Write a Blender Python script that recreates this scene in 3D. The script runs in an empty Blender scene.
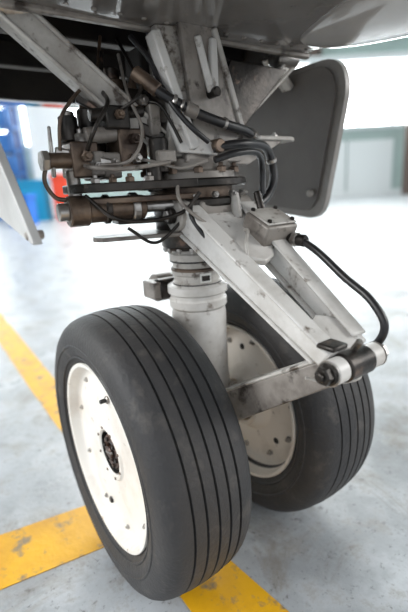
import bpy, bmesh, math, random
from mathutils import Vector, Matrix
random.seed(4)
D=bpy.data; SC=bpy.context.scene
# ---------------------------------------------------------------- materials
def mat(name, col, rough=.5, metal=0., col2=None, nscale=8., nlo=.45, nhi=.65, bump=0., bscale=60., col3=None, s3=30., lo3=.6, hi3=.7, coat=0., spec=.5):
    m=D.materials.new(name); m.use_nodes=True; nt=m.node_tree; n=nt.nodes; l=nt.links
    b=n['Principled BSDF']
    b.inputs['Roughness'].default_value=rough; b.inputs['Metallic'].default_value=metal
    b.inputs['Coat Weight'].default_value=coat; b.inputs['Specular IOR Level'].default_value=spec
    tc=n.new('ShaderNodeTexCoord')
    def ramp(scale,lo,hi,det=6):
        t=n.new('ShaderNodeTexNoise'); t.inputs['Scale'].default_value=scale; t.inputs['Detail'].default_value=det
        t.inputs['Roughness'].default_value=.62
        l.new(tc.outputs['Object'],t.inputs['Vector'])
        r=n.new('ShaderNodeMapRange'); r.inputs['From Min'].default_value=lo; r.inputs['From Max'].default_value=hi
        l.new(t.outputs['Fac'],r.inputs['Value']); return r.outputs['Result'],t
    cur=None
    if col2:
        f,_=ramp(nscale,nlo,nhi)
        mx=n.new('ShaderNodeMix'); mx.data_type='RGBA'
        mx.inputs['A'].default_value=(*col,1); mx.inputs['B'].default_value=(*col2,1)
        l.new(f,mx.inputs['Factor']); cur=mx.outputs['Result']
        if col3:
            f,_=ramp(s3,lo3,hi3)
            m2=n.new('ShaderNodeMix'); m2.data_type='RGBA'
            l.new(cur,m2.inputs['A']); m2.inputs['B'].default_value=(*col3,1); l.new(f,m2.inputs['Factor']); cur=m2.outputs['Result']
        l.new(cur,b.inputs['Base Color'])
    else: b.inputs['Base Color'].default_value=(*col,1)
    if bump>0:
        t=n.new('ShaderNodeTexNoise'); t.inputs['Scale'].default_value=bscale; t.inputs['Detail'].default_value=5
        l.new(tc.outputs['Object'],t.inputs['Vector'])
        bp=n.new('ShaderNodeBump'); bp.inputs['Strength'].default_value=bump; bp.inputs['Distance'].default_value=.004
        l.new(t.outputs['Fac'],bp.inputs['Height']); l.new(bp.outputs['Normal'],b.inputs['Normal'])
    return m
M={}
M['paint']=mat('gear_paint',(.47,.45,.42),.36,0,(.28,.255,.23),16,.45,.7,.12,90,(.08,.06,.048),30,.57,.67)
M['paint_w']=mat('gear_paint_white',(.66,.645,.62),.32,0,(.47,.445,.41),12,.48,.72,.06,80,(.14,.105,.08),34,.60,.71)
M['fit']=mat('fitting_paint',(.28,.255,.23),.4,.1,(.145,.125,.11),16,.45,.68,.15,90,(.045,.036,.03),30,.55,.67)
M['dark']=mat('oily_metal',(.05,.043,.038),.32,.6,(.02,.018,.016),20,.4,.6,.2,120,(.15,.10,.075),30,.6,.7)
M['bronze']=mat('bronze_metal',(.18,.13,.095),.36,.6,(.06,.043,.035),18,.4,.65,.15,100)
M['steel']=mat('steel_metal',(.42,.40,.38),.28,.85,(.18,.16,.14),25,.45,.65,.1,100)
M['black']=mat('black_part',(.012,.012,.013),.4)
M['hose']=mat('hose_rubber',(.010,.010,.012),.34,0,(.024,.022,.022),60,.4,.7)
M['hole']=mat('recess_black',(.01,.009,.008),.8)
M['tire']=mat('tire_rubber',(.032,.032,.034),.58,0,(.052,.049,.048),7,.4,.68,.3,150,(.105,.095,.085),26,.56,.82,spec=.4)
M['rim']=mat('wheel_paint',(.80,.77,.72),.38,0,(.66,.60,.53),9,.5,.72,.05,60,(.33,.24,.17),44,.64,.75)
M['rim_in']=mat('wheel_inner_paint',(.74,.69,.63),.45,0,(.55,.49,.42),12,.48,.72,.08,60,(.2,.15,.11),40,.64,.76)
M['skin']=mat('fuselage_paint',(.17,.155,.143),.16,.0,(.12,.11,.10),4,.4,.7,.02,12,(.07,.06,.052),30,.66,.8,coat=.6)
M['skin2']=mat('fairing_paint',(.42,.40,.38),.14,.0,(.34,.32,.30),4,.4,.7,.01,12,coat=.7)
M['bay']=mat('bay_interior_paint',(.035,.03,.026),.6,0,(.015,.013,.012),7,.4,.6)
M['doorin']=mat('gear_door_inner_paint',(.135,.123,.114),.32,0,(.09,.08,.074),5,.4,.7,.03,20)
M['doorlip']=mat('gear_door_edge_paint',(.28,.265,.25),.3,0,(.18,.165,.15),8,.4,.7)
M['doorw']=mat('gear_door_paint',(.52,.52,.51),.35,0,(.38,.37,.36),6,.4,.7)
M['wall']=mat('wall_paint',(.42,.52,.50),.8,0,(.36,.45,.43),.6,.4,.7)
M['wallw']=mat('wall_white_paint',(.8,.83,.84),.8)
M['ceil']=mat('ceiling_paint',(.50,.55,.51),.8)
M['col']=mat('column_paint',(.14,.10,.085),.6)
M['blue']=mat('blue_plastic',(.01,.16,.60),.5)
M['teal']=mat('teal_plastic',(.005,.27,.50),.5)
M['red']=mat('red_plastic',(.70,.06,.02),.5)
M['bluew']=mat('blue_panel_paint',(.03,.15,.45),.5,0,(.07,.22,.55),2)
M['label']=mat('label_paint',(.75,.75,.72),.4)
M['hubnut']=mat('hub_nut_metal',(.13,.07,.05),.34,.55,(.04,.03,.028),30,.4,.65,.2,100)
def emis(name,col,s):
    m=D.materials.new(name); m.use_nodes=True; nt=m.node_tree; b=nt.nodes['Principled BSDF']
    b.inputs['Base Color'].default_value=(*col,1); b.inputs['Emission Color'].default_value=(*col,1); b.inputs['Emission Strength'].default_value=s
    return m
M['glass']=emis('window_daylight',(.93,.98,1.0),8.0)
def floor_mat():
    m=D.materials.new('floor_concrete'); m.use_nodes=True; nt=m.node_tree; n=nt.nodes; l=nt.links; b=n['Principled BSDF']
    tc=n.new('ShaderNodeTexCoord')
    def nz(sc,lo,hi,det=8,ro=.65,dist=0.):
        t=n.new('ShaderNodeTexNoise'); t.inputs['Scale'].default_value=sc; t.inputs['Detail'].default_value=det; t.inputs['Roughness'].default_value=ro; t.inputs['Distortion'].default_value=dist
        l.new(tc.outputs['Object'],t.inputs['Vector'])
        r=n.new('ShaderNodeMapRange'); r.inputs['From Min'].default_value=lo; r.inputs['From Max'].default_value=hi
        l.new(t.outputs['Fac'],r.inputs['Value']); return r.outputs['Result']
    def mix(A,B,f,k=1.):
        x=n.new('ShaderNodeMix'); x.data_type='RGBA'
        if isinstance(A,tuple): x.inputs['A'].default_value=(*A,1)
        else: l.new(A,x.inputs['A'])
        x.inputs['B'].default_value=(*B,1)
        if k!=1.:
            q=n.new('ShaderNodeMath'); q.operation='MULTIPLY'; q.inputs[1].default_value=k; l.new(f,q.inputs[0]); f=q.outputs[0]
        l.new(f,x.inputs['Factor']); return x.outputs['Result']
    c=mix((.42,.445,.47),(.29,.305,.32),nz(2.6,.38,.66))
    c=mix(c,(.58,.61,.64),nz(7,.48,.66,10),.8)
    c=mix(c,(.19,.155,.11),nz(4.2,.52,.64,12,.76,.7),.55)
    c=mix(c,(.23,.21,.185),nz(14,.52,.62,10,.75),.5)
    c=mix(c,(.07,.06,.052),nz(26,.60,.67,9,.72),.7)
    c=mix(c,(.09,.085,.08),nz(90,.60,.70,4,.6),.55)
    l.new(c,b.inputs['Base Color'])
    r=nz(4,.3,.7); rr=n.new('ShaderNodeMapRange'); rr.inputs['To Min'].default_value=.22; rr.inputs['To Max'].default_value=.45
    l.new(r,rr.inputs['Value']); l.new(rr.outputs['Result'],b.inputs['Roughness'])
    t=n.new('ShaderNodeTexNoise'); t.inputs['Scale'].default_value=70; t.inputs['Detail'].default_value=6
    l.new(tc.outputs['Object'],t.inputs['Vector'])
    bp=n.new('ShaderNodeBump'); bp.inputs['Strength'].default_value=.25; bp.inputs['Distance'].default_value=.004
    l.new(t.outputs['Fac'],bp.inputs['Height']); l.new(bp.outputs['Normal'],b.inputs['Normal'])
    return m
M['floor']=floor_mat()
M['yellow']=mat('yellow_floor_paint',(.76,.40,.008),.42,0,(.56,.28,.012),7,.4,.7,.2,70,(.24,.18,.11),22,.54,.66)
# ---------------------------------------------------------------- helpers
PAR=None
def empty(name,loc=(0,0,0)):
    o=D.objects.new(name,None); SC.collection.objects.link(o); o.location=loc; return o
def fin(name,bm,m,bevel=0.,parent='P',smooth=True,ang=35,seg=2):
    bmesh.ops.recalc_face_normals(bm,faces=bm.faces)
    me=D.meshes.new(name); bm.to_mesh(me); bm.free()
    mats=m if isinstance(m,list) else [m]
    for x in mats: me.materials.append(M[x])
    if smooth:
        me.polygons.foreach_set('use_smooth',[True]*len(me.polygons))
        me.set_sharp_from_angle(angle=math.radians(ang))
    o=D.objects.new(name,me); SC.collection.objects.link(o)
    p=PAR if parent=='P' else parent
    if p: o.parent=p; o.matrix_parent_inverse=Matrix.Translation(-Vector(p.location))
    if bevel>0:
        b=o.modifiers.new('b','BEVEL'); b.width=bevel; b.segments=seg; b.limit_method='ANGLE'; b.angle_limit=math.radians(38)
        b.harden_normals=False
    return o
def frame(d,up=(0,0,1)):
    d=Vector(d).normalized(); up=Vector(up)
    if abs(d.dot(up))>.98: up=Vector((0,1,0))
    a=up.cross(d).normalized(); b=d.cross(a); return d,a,b
def rev(name,prof,p0,axis,m,seg=48,close=False,bevel=0):
    d,a,b=frame(axis); p0=Vector(p0); bm=bmesh.new(); rings=[]
    for t,r in prof:
        if r<1e-6: rings.append([bm.verts.new(p0+d*t)])
        else: rings.append([bm.verts.new(p0+d*t+a*(r*math.cos(2*math.pi*i/seg))+b*(r*math.sin(2*math.pi*i/seg))) for i in range(seg)])
    pairs=list(zip(rings,rings[1:]))
    if close: pairs.append((rings[-1],rings[0]))
    for A,B in pairs:
        for i in range(seg):
            j=(i+1)%seg
            if len(A)==1 and len(B)==1: continue
            if len(A)==1: bm.faces.new((A[0],B[i],B[j]))
            elif len(B)==1: bm.faces.new((A[i],A[j],B[0]))
            else: bm.faces.new((A[i],A[j],B[j],B[i]))
    return fin(name,bm,m,bevel)
def cyl(name,p0,p1,r,m,r2=None,seg=32,ch=.002):
    p0=Vector(p0);p1=Vector(p1);L=(p1-p0).length; r2=r if r2 is None else r2; ch=min(ch,r*.3,L*.3)
    return rev(name,[(0,0),(0,r-ch),(ch,r),(L-ch,r2),(L,r2-ch),(L,0)],p0,p1-p0,m,seg)
def nut(name,p,axis,r,h,m='steel'):
    d,a,b=frame(axis);p=Vector(p)
    rev(name,[(0,0),(0,r),(h*.8,r),(h,r*.82),(h,0)],p,axis,m,6)
    rev(name+'_stud',[(0,0),(0,r*.5),(h*1.5,r*.5),(h*1.6,r*.4),(h*1.6,0)],p,axis,m,12)
def beam(name,p0,p1,w0,h0,w1,h1,m,up=(0,0,1),bev=.003):
    p0=Vector(p0);p1=Vector(p1); d,a,b=frame(p1-p0,up); bm=bmesh.new()
    def q(p,w,h): return [bm.verts.new(p+a*(sx*w/2)+b*(sy*h/2)) for sx,sy in((-1,-1),(1,-1),(1,1),(-1,1))]
    A=q(p0,w0,h0);B=q(p1,w1,h1)
    bm.faces.new(A[::-1]);bm.faces.new(B)
    for i in range(4): bm.faces.new((A[i],A[(i+1)%4],B[(i+1)%4],B[i]))
    return fin(name,bm,m,bev)
def box(name,c,s,m,rot=None,bev=.003):
    bm=bmesh.new(); bmesh.ops.create_cube(bm,size=1)
    mt=Matrix.Translation(c)@(rot.to_4x4() if rot else Matrix())@Matrix.Diagonal((*s,1))
    bmesh.ops.transform(bm,matrix=mt,verts=bm.verts); return fin(name,bm,m,bev)
def prism(name,pts,off,m,bev=.002):
    bm=bmesh.new(); off=Vector(off)
    A=[bm.verts.new(Vector(p)-off/2) for p in pts];B=[bm.verts.new(Vector(p)+off/2) for p in pts]
    bm.faces.new(A[::-1]);bm.faces.new(B);n=len(pts)
    for i in range(n): bm.faces.new((A[i],A[(i+1)%n],B[(i+1)%n],B[i]))
    return fin(name,bm,m,bev)
def tube(name,pts,r,m,res=10,seg=12):
    P=[Vector(p) for p in pts]; Q=[P[0]+(P[0]-P[1])]+P+[P[-1]+(P[-1]-P[-2])]; path=[]
    for i in range(1,len(Q)-2):
        for k in range(res):
            t=k/res; a,b,c,d=Q[i-1:i+3]
            path.append(.5*((2*b)+(c-a)*t+(2*a-5*b+4*c-d)*t*t+(3*b-3*c+d-a)*t**3))
    path.append(P[-1]); bm=bmesh.new(); rings=[]; nrm=None
    for i,p in enumerate(path):
        tg=(path[min(i+1,len(path)-1)]-path[max(i-1,0)]).normalized()
        if nrm is None: nrm=frame(tg)[1]
        nrm=(nrm-tg*nrm.dot(tg)).normalized(); bn=tg.cross(nrm)
        rings.append([bm.verts.new(p+nrm*(r*math.cos(2*math.pi*j/seg))+bn*(r*math.sin(2*math.pi*j/seg))) for j in range(seg)])
    for A,B in zip(rings,rings[1:]):
        for j in range(seg): bm.faces.new((A[j],A[(j+1)%seg],B[(j+1)%seg],B[j]))
    bm.faces.new(rings[0]);bm.faces.new(rings[-1][::-1])
    return fin(name,bm,m)
X=Vector((1,0,0));Y=Vector((0,1,0));Z=Vector((0,0,1))
R=.27
# ---------------------------------------------------------------- wheels
def wheel(name,xc,far):
    global PAR
    PAR=empty(name,(xc,0,R)); c=(xc,0,R)
    base=[(.066,.176),(.074,.183),(.080,.192),(.0862,.207),(.0875,.221),(.0862,.235),(.0815,.247),(.0745,.2555),(.066,.2610),(.058,.2640)]
    crown=lambda x:.27-.006*(x/.058)**2
    top=[]
    for g in (.043,.0215,0,-.0215,-.043):
        top+= [(g+.0022,crown(g)),(g+.0014,crown(g)-.0055),(g-.0014,crown(g)-.0055),(g-.0022,crown(g))]
    prof=base+top+[(-x,r) for x,r in base[::-1]]+[(-.05,.165),(.05,.165)]
    rev('tire',prof,c,X,'tire',160,close=True)
    for sg in (-1,1):
        rev('sidewall_ring',[(sg*.0868,.2130),(sg*.0888,.2145),(sg*.0888,.2165),(sg*.0872,.2180)],c,X,'tire',128)
        rev('bead_ring',[(sg*.0800,.1905),(sg*.0825,.1915),(sg*.0832,.1935),(sg*.0818,.1955)],c,X,'tire',128)
    outb=1 if far else -1
    for sg,mm in ((outb,'rim'),(-outb,'rim_in')):
        if mm=='rim':
            pr=[(.060,.168),(.070,.1785),(.0745,.181),(.0775,.180),(.078,.1765),(.0765,.173),(.070,.170),(.060,.167),(.056,.163),(.0545,.156),(.0555,.150),(.0575,.120),(.0585,.09),(.057,.065),(.057,.056),(.061,.052),(.061,.046),(.058,.043),(.030,.041),(.030,0)]
        else:
            pr=[(.060,.168),(.070,.1785),(.0745,.181),(.0775,.180),(.078,.1765),(.0765,.173),(.066,.170),(.045,.166),(.036,.160),(.034,.150),(.036,.115),(.042,.080),(.060,.066),(.068,.060),(.069,.050),(.062,.046),(.06,0)]
        rev('rim_outer' if mm=='rim' else 'rim_inner',[(sg*t,r) for t,r in pr],c,X,mm,96)
        if mm=='rim':
            for i in range(9):
                a=2*math.pi*(i+.35)/9; rr=.149
                nut('rim_bolt_%d'%i,Vector((xc+sg*.0555,rr*math.cos(a),R+rr*math.sin(a))),X*sg,.0050,.004,'steel')
            rev('hub_recess',[(sg*.0308,0),(sg*.0308,.0412)],c,X,'hole',48)
            rev('hub_lining',[(sg*.0300,.0405),(sg*.0585,.0405)],c,X,'hole',48)
            rev('hub_nut',[(sg*.030,.035),(sg*.054,.035),(sg*.057,.032),(sg*.057,.020),(sg*.046,.018),(sg*.046,0)],c,X,'hubnut',12)
            for i in range(6):
                a=2*math.pi*i/6+.2
                box('hub_nut_tab_%d'%i,(xc+sg*.058,.026*math.cos(a),R+.026*math.sin(a)),(.006,.007,.007),'dark',bev=.001)
            cyl('axle_end',(xc+sg*.04,0,R),(xc+sg*.062,0,R),.012,'hubnut',seg=20)
            cyl('axle_cotter',(xc+sg*.060,-.015,R+.006),(xc+sg*.060,.015,R-.004),.0025,'steel',seg=8)
            for i in range(8):
                a=2*math.pi*(i+.5)/8
                cyl('cap_screw_%d'%i,(xc+sg*.056,.0495*math.cos(a),R+.0495*math.sin(a)),(xc+sg*.063,.0495*math.cos(a),R+.0495*math.sin(a)),.0028,'bronze',seg=10)
            a=1.75; p=Vector((xc+sg*.057,.122*math.cos(a),R+.122*math.sin(a)))
            cyl('valve_stem',p,p+X*sg*.016,.004,'black',seg=12); cyl('valve_base',p,p+X*sg*.005,.0075,'steel',seg=12)
            a=-1.35; p=Vector((xc+sg*.056,.128*math.cos(a),R+.128*math.sin(a)))
            cyl('fuse_plug',p,p+X*sg*.006,.007,'dark',seg=12)
        else:
            for i in range(10):
                a=2*math.pi*(i+.2)/10; rr=.118
                p=Vector((xc+sg*.0350,rr*math.cos(a),R+rr*math.sin(a)))
                if i%2==0: cyl('vent_hole_%d'%i,p,p+X*sg*.0025,.0075,'hole',seg=20)
                a+=.31
                nut('tie_bolt_%d'%i,Vector((xc+sg*.0345,.138*math.cos(a),R+.138*math.sin(a))),X*sg,.0065,.007,'steel')
    return PAR
wheel('aircraft_wheel',-.1654,False)
wheel('aircraft_wheel',.1654,True)
# ---------------------------------------------------------------- landing gear
G=empty('nose_landing_gear'); PAR=G
cyl('axle',(-.095,0,R),(.095,0,R),.036,'steel')
cyl('axle_spacer_1',(-.095,0,R),(-.07,0,R),.045,'fit'); cyl('axle_spacer_2',(.07,0,R),(.095,0,R),.045,'fit')
rev('piston_housing',[(0,0),(0,.05),(.01,.058),(.09,.060),(.16,.055),(.285,.0555),(.30,.053),(.30,0)],(0,0,.22),Z,'paint_w')
rev('piston_collar',[(0,0),(0,.053),(.006,.058),(.02,.058),(.024,.055),(.03,.055),(.034,.060),(.048,.060),(.052,.05),(.052,0)],(0,0,.515),Z,'paint_w')
rev('gland_rings',[(0,0),(0,.046),(.01,.049),(.013,.046),(.024,.046),(.027,.050),(.034,.050),(.037,.046),(.05,.046),(.053,.052),(.066,.052),(.07,.048),(.085,.048),(.085,0)],(0,0,.56),Z,'paint')
cyl('gland_band',(0,0,.592),(0,0,.600),.0505,'bronze')
cyl('gland_band_2',(0,0,.566),(0,0,.569),.0495,'black')
cyl('gland_band_3',(0,0,.611),(0,0,.615),.0525,'black')
box('data_plate',(-.012,-.0485,.5815),(.022,.002,.018),'label',Matrix.Rotation(-.25,3,'Z'),.0005)
box('data_plate_print',(-.0125,-.0498,.5815),(.016,.001,.010),'dark',Matrix.Rotation(-.25,3,'Z'),.0)
rev('lower_sleeve',[(0,0),(0,.055),(.008,.064),(.03,.066),(.04,.072),(.075,.074),(.085,.070),(.085,0)],(0,0,.635),Z,'dark')
for i in range(14):
    a=2*math.pi*i/14
    nut('gland_bolt_%d'%i,(.058*math.cos(a),.058*math.sin(a),.640),-Z,.006,.006,'steel')
rev('steering_disc_lower',[(0,0),(0,.092),(.004,.096),(.012,.096),(.016,.092),(.016,0)],(0,0,.715),Z,'dark',64)
rev('steering_sleeve',[(0,0),(0,.078),(.03,.078),(.03,0)],(0,0,.73),Z,'bronze',48)
rev('steering_disc_upper',[(0,0),(0,.100),(.003,.104),(.012,.104),(.015,.100),(.015,0)],(0,0,.748),Z,'dark',64)
rev('bearing_cap',[(0,0),(0,.090),(.012,.088),(.016,.076),(.034,.074),(.036,0)],(0,0,.762),Z,'fit',64)
for i in range(12):
    a=2*math.pi*i/12+.1
    nut('collar_bolt_%d'%i,(.085*math.cos(a),.085*math.sin(a),.772),Z,.009,.010,'bronze')
for i in range(7):
    a=math.radians(195+i*22)
    nut('disc_bolt_%d'%i,Vector((.094*math.cos(a),.094*math.sin(a),.735)),Vector((math.cos(a),math.sin(a),0)),.006,.008,'steel')
prism('steering_plate_upper',[(-.235,-.02,.756),(-.225,-.045,.756),(-.05,-.098,.756),(-.02,.09,.756),(-.2,.06,.756),(-.235,.03,.756)],(0,0,.014),'dark')
prism('steering_plate_lower',[(-.225,-.01,.735),(-.215,-.035,.735),(-.05,-.09,.735),(-.02,.085,.735),(-.2,.05,.735)],(0,0,.010),'bronze')
prism('lower_guide_plate',[(-.205,.0,.672),(-.195,-.02,.672),(-.06,-.075,.672),(-.05,.06,.672),(-.19,.04,.672)],(0,0,.007),'fit')
prism('guide_plate',[(-.16,-.01,.698),(-.05,-.08,.698),(-.03,.06,.698),(-.15,.04,.698)],(0,0,.008),'dark')
rev('main_cylinder',[(0,0),(0,.066),(.02,.064),(.03,.058),(.24,.056),(.26,0)],(0,.01,.79),Z,'fit')
rev('main_cylinder_collar',[(0,0),(0,.066),(.004,.069),(.018,.069),(.022,.066),(.022,0)],(0,.01,.86),Z,'fit')
yA=.02
for nm,p0,p1,w in (('trunnion_arm_left',(-.06,yA-.03,.815),(-.285,yA+.0,1.01),.042),('trunnion_arm_right',(.075,yA,.835),(.30,yA+.02,1.0),.024)):
    p0=Vector(p0);p1=Vector(p1)
    beam(nm,p0,p1,.034,w*.8,.03,w*.75,'paint')
    d,a,b=frame(p1-p0)
    beam(nm+'_flange_upper',p0+b*w*.42,p1+b*w*.42,.046,.007,.040,.007,'paint')
    beam(nm+'_flange_lower',p0-b*w*.42,p1-b*w*.42,.046,.007,.040,.007,'paint')
cyl('trunnion_left',(-.31,.02,1.01),(-.25,.02,1.01),.022,'steel'); cyl('trunnion_right',(.25,.03,1.005),(.31,.03,1.005),.02,'steel')
prism('gusset_left',[(-.072,-.035,.805),(-.052,-.035,.80),(0,-.045,.80),(-.02,-.045,1.0),(-.075,-.03,1.0),(-.058,-.035,.87)],(0,.014,0),'paint')
prism('gusset_centre',[(-.05,-.056,.79),(.075,-.056,.79),(.10,-.03,.86),(.05,-.05,.92),(.02,-.056,1.01),(-.045,-.056,1.01),(-.028,-.056,.86)],(0,.012,0),'fit')
beam('gusset_rib',(-.085,-.045,.985),(-.035,-.062,.81),.016,.026,.018,.030,'paint_w',up=(0,-1,0))
beam('gusset_rib_right',(.022,-.062,1.0),(.085,-.05,.85),.010,.012,.012,.014,'paint',up=(0,-1,0))
beam('brace_link',(-.01,-.06,.985),(.006,-.07,.90),.014,.012,.014,.012,'paint_w')
beam('brace_link_2',(.02,-.06,.985),(.012,-.07,.90),.014,.012,.014,.012,'paint_w')
cyl('brace_link_pin',(.009,-.085,.90),(.009,-.055,.90),.008,'dark',seg=16)
prism('gusset_right',[(.05,0,.80),(.13,0,.86),(.26,0.01,.975),(.10,0,.975),(.06,0,.9)],(0,.02,0),'dark')
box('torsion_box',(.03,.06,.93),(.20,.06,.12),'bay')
prism('upper_bracket_plate',[(-.06,-.06,.833),(.215,-.055,.833),(.238,-.04,.833),(.238,.0,.833),(.215,.02,.833),(.03,.05,.833),(-.06,.03,.833)],(0,0,.008),'paint')
prism('bracket_web',[(-.02,-.05,.83),(.20,-.045,.83),(.10,-.05,.785),(0,-.05,.785)],(0,.008,0),'fit')
prism('bracket_plate_left',[(-.072,-.052,.855),(-.060,-.06,.806),(.01,-.072,.800),(.0,-.068,.822),(-.045,-.055,.845)],(0,.01,0),'paint_w')
cyl('bracket_bolt_1',(-.035,-.07,.818),(-.035,-.058,.818),.009,'dark',seg=16)
cyl('bracket_bolt_2',(.01,-.085,.815),(.01,-.06,.815),.012,'bronze',seg=16)
for i,x in enumerate((.04,.09,.14,.19)): nut('bracket_nut_%d'%i,(x,-.03,.837),Z,.007,.006,'steel')
# left hydraulic cluster
cyl('actuator_body',(-.225,-.02,.722),(-.12,-.03,.722),.020,'bronze'); cyl('actuator_cap',(-.247,-.018,.722),(-.215,-.02,.722),.024,'bronze')
cyl('actuator_ring',(-.19,-.023,.722),(-.18,-.024,.722),.0235,'dark'); cyl('actuator_ring_2',(-.145,-.028,.722),(-.132,-.029,.722),.0245,'steel')
cyl('actuator_end',(-.262,-.016,.722),(-.245,-.018,.722),.014,'steel')
cyl('actuator_rod',(-.12,-.03,.722),(-.04,-.075,.722),.010,'steel')
cyl('accumulator',(-.165,.05,.77),(-.165,.05,.885),.022,'dark'); cyl('accumulator_cap',(-.165,.05,.885),(-.165,.05,.9),.016,'bronze')
cyl('accumulator_band',(-.165,.05,.83),(-.165,.05,.84),.024,'steel')
cyl('reservoir',(-.115,.06,.80),(-.115,.06,.935),.026,'bronze'); cyl('reservoir_band',(-.115,.06,.87),(-.115,.06,.878),.028,'dark'); cyl('reservoir_cap',(-.115,.06,.935),(-.115,.06,.955),.016,'dark')
cyl('side_damper',(-.21,.045,.775),(-.205,.045,.86),.016,'fit'); cyl('side_damper_cap',(-.205,.045,.86),(-.204,.045,.88),.010,'steel')
box('valve_block',(-.205,.01,.80),(.045,.05,.055),'bronze'); box('valve_block_2',(-.125,.0,.815),(.05,.05,.065),'bronze')
box('valve_block_3',(-.15,-.01,.862),(.04,.045,.035),'dark'); box('valve_block_4',(-.165,.0,.79),(.03,.05,.04),'fit')
box('manifold',(-.10,.01,.885),(.045,.05,.05),'dark'); box('manifold_lug',(-.085,-.02,.86),(.02,.03,.05),'fit')
cyl('valve_spool',(-.262,.0,.80),(-.20,.0,.80),.012,'bronze'); cyl('valve_spool_cap',(-.272,.0,.80),(-.26,.0,.80),.016,'steel',seg=6)
cyl('valve_spool_2',(-.20,-.005,.836),(-.13,-.01,.842),.013,'fit'); cyl('valve_spool_3',(-.19,-.01,.866),(-.10,-.02,.875),.010,'dark')
cyl('solenoid',(-.215,.02,.83),(-.215,.02,.868),.015,'dark'); cyl('solenoid_2',(-.185,-.01,.775),(-.185,-.01,.812),.014,'fit')
cyl('link_pin',(-.225,.0,.742),(-.225,.0,.785),.011,'steel'); cyl('link_pin_2',(-.105,-.05,.745),(-.105,-.05,.79),.013,'dark')
cyl('swivel',(-.09,-.045,.775),(-.09,-.045,.83),.016,'dark'); box('swivel_lug',(-.085,-.05,.80),(.035,.03,.02),'fit')
beam('drag_rod',(-.19,.03,.90),(-.07,-.03,.83),.018,.018,.018,.018,'dark')
beam('feedback_link',(-.245,.01,.815),(-.16,-.03,.79),.010,.014,.010,.014,'steel')
beam('sensor_arm',(-.255,.0,.775),(-.252,.0,.85),.006,.012,.005,.008,'steel')
for i,(p,a,r,h) in enumerate([((-.205,-.016,.805),-Y,.010,.010),((-.19,-.016,.79),-Y,.007,.010),((-.125,-.026,.83),-Y,.009,.012),((-.125,-.026,.80),-Y,.009,.012),
    ((-.15,-.033,.865),-Y,.008,.01),((-.205,.0,.828),Z,.009,.012),((-.14,.0,.88),Z,.008,.012),((-.20,-.03,.763),Z,.008,.008),((-.15,-.05,.763),Z,.008,.008),((-.12,-.06,.763),Z,.008,.008),((-.175,-.04,.763),Z,.007,.008),
    ((-.10,-.017,.89),-Y,.010,.012),((-.10,.01,.91),Z,.008,.014),((-.165,-.026,.795),-Y,.006,.010)]):
    nut('fitting_nut_%d'%i,p,a,r,h,'steel' if i%2 else 'bronze')
pipes=[[(-.205,-.02,.81),(-.20,-.05,.84),(-.17,-.04,.88),(-.16,0,.91),(-.14,.03,.97)],
 [(-.19,-.03,.79),(-.15,-.06,.795),(-.12,-.05,.84),(-.125,-.02,.90),(-.11,.03,.97)],
 [(-.24,.0,.815),(-.235,-.01,.86),(-.20,.0,.90),(-.16,.02,.93),(-.13,.05,1.0)],
 [(-.22,-.03,.745),(-.19,-.06,.71),(-.14,-.07,.70),(-.08,-.09,.71),(-.05,-.1,.74)],
 [(-.16,-.045,.69),(-.12,-.06,.662),(-.08,-.075,.69),(-.06,-.085,.72)],
 [(-.125,-.03,.80),(-.10,-.06,.79),(-.07,-.08,.78),(-.03,-.1,.79)],
 [(-.262,0,.80),(-.27,0,.77),(-.26,-.01,.745),(-.24,-.018,.74)],
 [(-.10,-.02,.89),(-.085,-.05,.88),(-.07,-.06,.85),(-.06,-.07,.82)],
 [(-.15,-.035,.87),(-.13,-.055,.885),(-.11,-.04,.91),(-.105,.0,.95),(-.10,.05,1.0)],
 [(-.21,-.02,.79),(-.205,-.05,.785),(-.17,-.065,.782),(-.13,-.07,.785),(-.09,-.08,.79)]]
for i,p in enumerate(pipes): tube('hydraulic_pipe_%d'%i,p,.0028 if i%3 else .0034,['dark','fit','bronze','dark'][i%4])
cyl('tow_fitting',(-.045,.10,.545),(-.005,.10,.545),.03,'fit'); cyl('rear_lug',(-.06,.06,.55),(-.02,.06,.55),.022,'dark'); box('tow_bracket',(-.04,.07,.55),(.07,.05,.035),'fit')
# ------------ upper torque link (A frame)
AP=Vector((0,-.37,.505)); TP=Vector((0,-.065,.700)); dl=(AP-TP).normalized(); pn=X.cross(dl).normalized()
if pn.z<0: pn=-pn
def L(t,x,o=0.): return TP+(AP-TP)*t+X*x+pn*o
for sg,nm in((-1,'left'),(1,'right')):
    beam('torque_link_upper_leg_'+nm,L(-.02,sg*.064),L(.95,sg*.034),.018,.046,.016,.028,'paint_w',up=pn,bev=.004)
    beam('torque_link_flange_'+nm,L(.02,sg*.060,.025),L(.92,sg*.034,.016),.036,.006,.028,.006,'paint_w',up=pn)
    beam('torque_link_flange_lower_'+nm,L(.02,sg*.060,-.025),L(.92,sg*.034,-.016),.032,.006,.026,.006,'paint_w',up=pn)
    cyl('torque_link_lug_'+nm,L(1,sg*.026),L(1,sg*.05),.0175,'paint_w')
    cyl('torque_link_root_'+nm,L(-.02,sg*.05),L(-.02,sg*.08),.028,'paint')
    cyl('root_pin_'+nm,L(-.02,sg*.08),L(-.02,sg*.092),.014,'dark'); cyl('root_pin_head_'+nm,L(-.02,sg*.09),L(-.02,sg*.096),.010,'steel',seg=6)
prism('torque_link_web',[L(0,-.055,.01),L(0,.055,.01),L(.30,.05,.01),L(.40,.025,.01),L(.43,0,.01),L(.40,-.025,.01),L(.36,-.05,.01)],pn*.012,'paint_w',.003)
prism('torque_link_tip_web',[L(.8,-.034,0),L(.76,0,0),L(.8,.034,0),L(.95,.034,0),L(.95,-.034,0)],pn*.022,'paint_w',.003)
cyl('torque_link_root_barrel',L(-.02,-.05),L(-.02,.05),.022,'dark')
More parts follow.
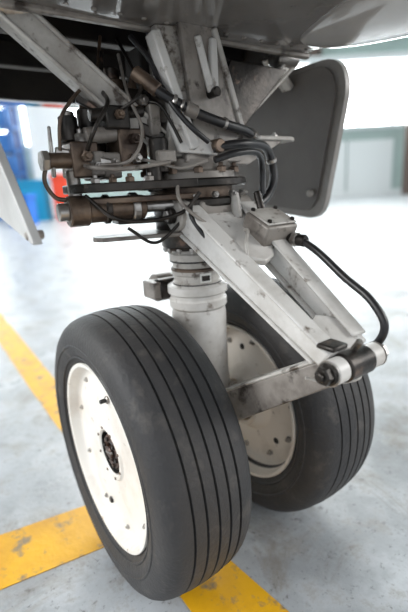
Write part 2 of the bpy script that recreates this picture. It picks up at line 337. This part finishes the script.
box('strut_lug',(0,-.06,.70),(.085,.06,.05),'fit')
cyl('apex_pin',L(1,-.064),L(1,.064),.011,'steel')
for sg in(-1,1):
    cyl('apex_washer',L(1,sg*.05),L(1,sg*.056),.0155,'dark'); nut('apex_nut',L(1,sg*.056),X*sg,.0130,.010,'dark' if sg<0 else 'steel')
    cyl('apex_ring',L(1,sg*.0505),L(1,sg*.0515),.018,'steel')
cyl('grease_fitting',L(.97,0,.012),L(.97,0,.035),.005,'steel',seg=10)
box('apex_clamp',L(.93,-.034,.022),(.03,.03,.008),'dark')
B0=AP; B1=Vector((0,-.07,.315))
for sg,nm in((-1,'left'),(1,'right')):
    beam('torque_link_lower_leg_'+nm,B0+X*sg*.014,B1+X*sg*.045,.016,.036,.020,.064,'fit')
    beam('torque_link_lower_rib_'+nm,B0+X*sg*.014+Vector((0,.012,.016)),B1+X*sg*.045+Vector((0,.016,.028)),.022,.006,.028,.006,'paint')
cyl('torque_link_lower_eye',AP-X*.0255,AP+X*.0255,.020,'dark')
prism('torque_link_lower_web',[AP+Vector((-.015,.05,-.03)),AP+Vector((.015,.05,-.03)),B1+Vector((.045,0,0)),B1+Vector((-.045,0,0))],(0,.005,.01),'fit')
cyl('torque_link_lower_root',B1-X*.06,B1+X*.06,.022,'steel')
box('axle_lug',(0,-.055,.305),(.08,.06,.055),'paint_w')
rb=Matrix.Rotation(math.radians(25),3,'X')
box('sensor_box',(.052,-.155,.672),(.070,.062,.042),'fit',rb,.004); box('sensor_box_lid',(.052,-.164,.694),(.064,.056,.004),'paint',rb,.002)
for i,(dx,dy) in enumerate(((-.026,-.022),(.026,-.022),(-.026,.022),(.026,.022))):
    cyl('box_screw_%d'%i,(.052+dx,-.164+dy*.9,.694+dy*.42),(.052+dx,-.166+dy*.9,.700+dy*.42),.004,'dark',seg=10)
cyl('box_connector',(.075,-.18,.655),(.078,-.215,.652),.010,'dark'); cyl('box_connector_nut',(.0755,-.188,.654),(.0765,-.2,.653),.0125,'steel',seg=6)
cyl('box_fitting_left',(.03,-.10,.69),(.03,-.09,.735),.009,'paint'); cyl('box_fitting_right',(.062,-.13,.695),(.062,-.115,.735),.007,'dark')
# hoses
tube('brake_hose_long',[(.077,-.21,.652),(.072,-.25,.635),(.07,-.30,.603),(.068,-.345,.578),(.066,-.372,.545),(.064,-.36,.512),(.06,-.325,.497),(.055,-.315,.497)],.0060,'hose')
cyl('hose_ferrule_lower',(.056,-.318,.497),(.05,-.30,.505),.008,'steel')
tube('hydraulic_hose_upper',[(-.11,-.035,.925),(-.085,-.06,.895),(-.036,-.075,.868),(.026,-.08,.850),(.08,-.07,.842),(.115,-.05,.836)],.0082,'hose')
tube('hydraulic_hose_loop',[(.0,-.075,.812),(.06,-.085,.818),(.125,-.07,.815),(.158,-.055,.788),(.162,-.055,.752),(.14,-.055,.72),(.105,-.06,.705)],.0082,'hose')
tube('hydraulic_hose_front',[(-.02,-.105,.79),(.02,-.115,.80),(.07,-.11,.80),(.10,-.09,.775),(.10,-.09,.73)],.0058,'hose')
for i,(p,q) in enumerate((((-.115,-.03,.930),(-.088,-.056,.899)),((-.05,-.072,.874),(-.03,-.076,.866)),((.10,-.06,.838),(.125,-.045,.834)),((.115,-.058,.708),(.10,-.061,.703)))):
    cyl('hose_ferrule_%d'%i,p,q,.0112,['bronze','fit','steel','steel'][i])
for i,(p,q) in enumerate((((.02,-.078,.852),(.028,-.079,.850)),((.155,-.056,.795),(.158,-.055,.787)),((-.07,-.066,.885),(-.064,-.068,.882)),((-.058,-.07,.878),(-.054,-.071,.876)))):
    cyl('hose_clamp_%d'%i,p,q,.0105,'steel')
tube('hydraulic_hose_rear',[(-.10,.0,.99),(-.085,-.03,.95),(-.08,-.05,.91),(-.07,-.075,.87),(-.05,-.09,.84),(-.02,-.09,.82)],.0045,'hose')
tube('wire_loop_left',[(-.06,-.085,.72),(-.075,-.11,.70),(-.06,-.13,.665),(-.03,-.14,.64),(-.03,-.15,.62)],.0038,'hose')
tube('wire_loop_thin',[(-.08,-.08,.76),(-.09,-.10,.73),(-.07,-.12,.70),(-.04,-.125,.68),(-.02,-.13,.66)],.003,'fit')
tube('wire_grey',[(.02,-.12,.67),(.0,-.16,.675),(-.03,-.19,.66),(-.035,-.2,.63),(-.03,-.19,.62)],.0028,'paint')
tube('wire_to_apex',[(.055,-.31,.50),(.06,-.33,.475),(.03,-.36,.47),(-.02,-.35,.475),(-.05,-.33,.485)],.002,'paint')
# ---------------------------------------------------------------- fuselage
PAR=None
def fus():
    bm=bmesh.new(); secs=[]
    ys=[(-3.2,1,0),(-1.5,1,0),(-.3,1,0),(.3,1,0),(.66,1,0),(.76,.98,.035),(.9,.93,.13),(1.1,.84,.27),(1.35,.68,.46),(1.6,.42,.68),(1.72,.12,.82)]
    for y,s,dz in ys:
        zb=1.0+dz; zt=2.5-dz*.9
        pts=[(0,zb)]
        for x,z in ((.15,0),(.28,.004),(.34,.02),(.385,.05),(.43,.10),(.49,.2),(.55,.36),(.6,.6),(.6,.9),(.52,1.2),(.35,1.42),(.15,1.5)):
            pts.append((x*s,zb+z*(zt-zb)/1.5))
        pts.append((0,zt))
        full=pts+[(-x,z) for x,z in pts[-2:0:-1]]
        secs.append([bm.verts.new((x,y,z)) for x,z in full])
    n=len(secs[0])
    for A,B in zip(secs,secs[1:]):
        for i in range(n): bm.faces.new((A[i],A[(i+1)%n],B[(i+1)%n],B[i]))
    bm.faces.new(secs[0]);bm.faces.new(secs[-1][::-1])
    o=fin('aircraft_fuselage',bm,'skin',ang=50)
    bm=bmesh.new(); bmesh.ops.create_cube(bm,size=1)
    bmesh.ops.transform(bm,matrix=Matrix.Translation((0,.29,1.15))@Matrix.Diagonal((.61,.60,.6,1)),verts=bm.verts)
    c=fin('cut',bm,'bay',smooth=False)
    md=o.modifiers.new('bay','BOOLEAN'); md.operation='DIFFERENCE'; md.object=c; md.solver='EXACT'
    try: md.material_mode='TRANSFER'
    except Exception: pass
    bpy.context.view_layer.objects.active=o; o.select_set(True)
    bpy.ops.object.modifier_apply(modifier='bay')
    D.objects.remove(c)
    return o
FU=fus()
PAR=FU
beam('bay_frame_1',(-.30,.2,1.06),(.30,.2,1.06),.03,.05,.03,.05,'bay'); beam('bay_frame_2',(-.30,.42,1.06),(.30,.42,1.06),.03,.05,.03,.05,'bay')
beam('bay_edge_trim',(-.305,-.015,1.0),(.305,-.015,1.0),.014,.010,.014,.010,'fit')
for i in range(16): cyl('skin_rivet_%d'%i,(-.3+.04*i,-.05,1.001),(-.3+.04*i,-.05,.9985),.004,'fit',seg=8)
bm=bmesh.new(); bmesh.ops.create_uvsphere(bm,u_segments=64,v_segments=32,radius=1)
bmesh.ops.transform(bm,matrix=Matrix.Translation((.25,-.56,1.006))@Matrix.Rotation(math.radians(90),4,'X')@Matrix.Diagonal((.15,.045,.50,1)),verts=bm.verts)
fin('belly_fairing',bm,'skin2',ang=80)
# ---------------------------------------------------------------- gear doors
def rounded(pts,rs,k=6):
    out=[];n=len(pts)
    for i in range(n):
        p=Vector(pts[i]);a=Vector(pts[i-1]);b=Vector(pts[(i+1)%n]);r=rs[i]
        u=(a-p).normalized()*r;v=(b-p).normalized()*r
        if r==0: out.append(p);continue
        for j in range(k+1):
            t=j/k; out.append((p+u)*(1-t)**2+p*2*t*(1-t)+(p+v)*t*t)
    return out
PAR=empty('landing_gear_door',(.36,.15,.85))
prism('door_panel',rounded([(.365,-.065,1.000),(.365,-.075,.93),(.385,0.0,.655),(.385,.42,.70),(.365,.55,1.005)],[.055,.02,.05,.06,0]),(.016,0,0),'doorlip',.004)
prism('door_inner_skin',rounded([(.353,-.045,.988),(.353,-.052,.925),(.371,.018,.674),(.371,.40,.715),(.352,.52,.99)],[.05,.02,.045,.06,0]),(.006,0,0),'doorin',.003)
beam('door_hinge_arm',(.345,.08,.96),(.28,.08,1.02),.03,.015,.03,.015,'paint'); beam('door_hinge_arm_2',(.345,.35,.96),(.28,.35,1.02),.03,.015,.03,.015,'paint')
cyl('door_latch',(.362,.02,.72),(.35,.02,.72),.008,'paint')
PAR=empty('landing_gear_door',(-.345,.1,.85))
prism('door_panel',rounded([(-.345,.02,1.005),(-.34,-.02,.85),(-.33,-.15,.688),(-.325,.16,.735),(-.335,.5,.72),(-.345,.56,1.005)],[0,.03,.012,.03,.05,0]),(.012,0,0),'doorw',.003)
box('door_bracket',(-.330,.0,.80),(.012,.05,.014),'fit'); box('door_bracket_2',(-.330,-.06,.755),(.012,.014,.03),'fit'); cyl('door_pin',(-.338,-.12,.70),(-.315,-.12,.70),.006,'fit')
beam('door_hinge_arm',(-.335,.10,.97),(-.28,.10,1.02),.03,.015,.03,.015,'paint')
# ---------------------------------------------------------------- floor markings + room
PAR=None
def flat(name,pts,z,m,th=.0015):
    bm=bmesh.new(); A=[bm.verts.new((x,y,z-th)) for x,y in pts];B=[bm.verts.new((x,y,z)) for x,y in pts]
    n=len(pts); bm.faces.new(B);bm.faces.new(A[::-1])
    for i in range(n): bm.faces.new((A[i],A[(i+1)%n],B[(i+1)%n],B[i]))
    return fin(name,bm,m,smooth=False)
flat('yellow_floor_line',[(-.185,-3),(.10,-3),(-.032,-.273),(-.045,-.13),(-.05,.1),(-.06,1.0),(-.0,3.2),(.1,6),(-.04,6),(-.12,3.2),(-.165,1.0)],.0015,'yellow')
flat('yellow_floor_line',[(-.172,.215),(-.42,.258),(-1.5,.44),(-1.5,.29),(-.45,.104),(-.172,.062)],.0015,'yellow')
yaw=.9708
fh=Vector((math.cos(yaw),math.sin(yaw),0)); rh=Vector((math.sin(yaw),-math.cos(yaw),0)); C0=Vector((-.465,-.70,0))
RM=Matrix((( rh.x,fh.x,0,C0.x),(rh.y,fh.y,0,C0.y),(0,0,1,0),(0,0,0,1)))
def rbox(name,lo,hi,m,parent=None):
    bm=bmesh.new(); bmesh.ops.create_cube(bm,size=1)
    c=[(a+b)/2 for a,b in zip(lo,hi)]; s=[b-a for a,b in zip(lo,hi)]
    bmesh.ops.transform(bm,matrix=Matrix.Translation(c)@Matrix.Diagonal((*s,1)),verts=bm.verts)
    bmesh.ops.transform(bm,matrix=RM,verts=bm.verts); return fin(name,bm,m,parent=parent,smooth=False)
rbox('floor',(-22,-14,-.2),(22,21,0),'floor')
rbox('wall_back',(-22,20,0),(22,20.3,9),'wall')
rbox('wall_left',(-22.3,-14,0),(-22,20.3,9),'wallw')
rbox('ceiling',(-22.3,2,9),(22.3,20.3,9.2),'ceil')
for i in range(7): rbox('trim_%d'%i,(-21+i*6.5,19.7,0),(-20.5+i*6.5,20,9),'col')
rbox('trim_beam',(-22,19.6,5.5),(22,19.9,5.75),'wallw')
rbox('baseboard_back',(-22,19.95,0),(22,20,.25),'wallw')
for i in range(7):
    x0=-20.3+i*6.5
    w=rbox('window_%d'%i,(x0,19.9,3.0),(x0+5.9,19.98,5.45),'glass')
    for k in range(1,4): rbox('mullion_%d'%k,(x0+k*1.47-.05,19.84,3.0),(x0+k*1.47+.05,19.9,5.45),'wallw',w)
    rbox('sill',(x0,19.8,2.85),(x0+5.9,19.98,3.0),'wallw',w)
for i in range(3): rbox('door_%d'%i,(2.6+i*2.1,19.9,0),(4.6+i*2.1,19.99,2.4),'wallw')
rbox('door_frame_column',(9.0,19.0,0),(9.35,19.3,2.9),'col')
r=rbox('blue_storage_rack',(-8.2,17.5,0),(-6.9,18.3,.12),'bluew')
for k in range(1,6): rbox('shelf_%d'%k,(-8.2,17.5,k*.85),(-6.9,18.3,k*.85+.1),'bluew',r)
for k in range(4): rbox('post_%d'%k,(-8.2+(k%2)*1.2,17.5+(k//2)*.7,0),(-8.1+(k%2)*1.2,17.6+(k//2)*.7,4.6),'bluew',r)
for k in range(5): rbox('crate_%d'%k,(-8.0,17.6,.12+k*.85),(-7.1,18.2,.7+k*.85),'bluew',r)
def bin_(nm,x,y,w,h,m):
    b=rbox(nm,(x,y,0),(x+w,y+.7,h),m)
    rbox('bin_rim',(x-.04,y-.04,h-.12),(x+w+.04,y+.74,h),m,b); rbox('bin_foot',(x+.1,y-.03,.3),(x+w-.1,y,h-.3),m,b)
bin_('plastic_storage_bin',-5.95,14.8,.8,1.35,'teal'); bin_('plastic_storage_bin',-5.55,12.8,.6,.9,'blue'); bin_('red_tool_box',-4.85,14.9,.5,1.5,'red')
w=rbox('white_partition_panel',(-6.6,18.5,0),(-5.0,18.6,4.4),'wallw')
rbox('frame_l',(-6.65,18.4,0),(-6.5,18.7,4.5),'wallw',w)
# ---------------------------------------------------------------- light
W=D.worlds.new('hangar_world'); SC.world=W; W.use_nodes=True
bg=W.node_tree.nodes['Background']; bg.inputs['Color'].default_value=(.90,.95,1,1); bg.inputs['Strength'].default_value=.95
def area(name,loc,tgt,sx,sy,pw,col=(1,1,1)):
    l=D.lights.new(name,'AREA'); l.shape='RECTANGLE'; l.size=sx;l.size_y=sy;l.energy=pw;l.color=col
    o=D.objects.new(name,l); SC.collection.objects.link(o); o.location=loc
    o.rotation_euler=(Vector(tgt)-Vector(loc)).to_track_quat('-Z','Y').to_euler(); return o
area('fill_light_left',(-4.5,1.5,2.6),(0,0,.4),3,2.5,180,(1,.99,.97))  # added fill for the near wheel face, standing in for an unseen door opening
area('area_light_right',(3.5,-3.5,2.8),(0,0,.4),3,2.5,130,(1,.98,.95))  # rectangular area light from the right, aimed at the gear
l=area('area_light_rear',(5,9,7),(4,9,0),8,6,900,(1,.99,.97))  # high area light over the floor behind the gear, pointing down
# ---------------------------------------------------------------- camera
f=Vector((.5448,.7954,-.2654)).normalized(); r0=Vector((.8146,-.5771,-.0571)).normalized(); u0=r0.cross(f).normalized()
cd=D.cameras.new('camera'); cam=D.objects.new('camera',cd); SC.collection.objects.link(cam)
cam.matrix_world=Matrix(((r0.x,u0.x,-f.x,-.46535),(r0.y,u0.y,-f.y,-.69872),(r0.z,u0.z,-f.z,.74522),(0,0,0,1)))
cd.sensor_fit='VERTICAL'; cd.sensor_height=36; cd.lens=25.02; cd.clip_start=.02; cd.clip_end=200
cd.dof.use_dof=True; cd.dof.focus_distance=.68; cd.dof.aperture_fstop=2.2
SC.camera=cam
SC.view_settings.view_transform='Standard'; SC.view_settings.exposure=.35
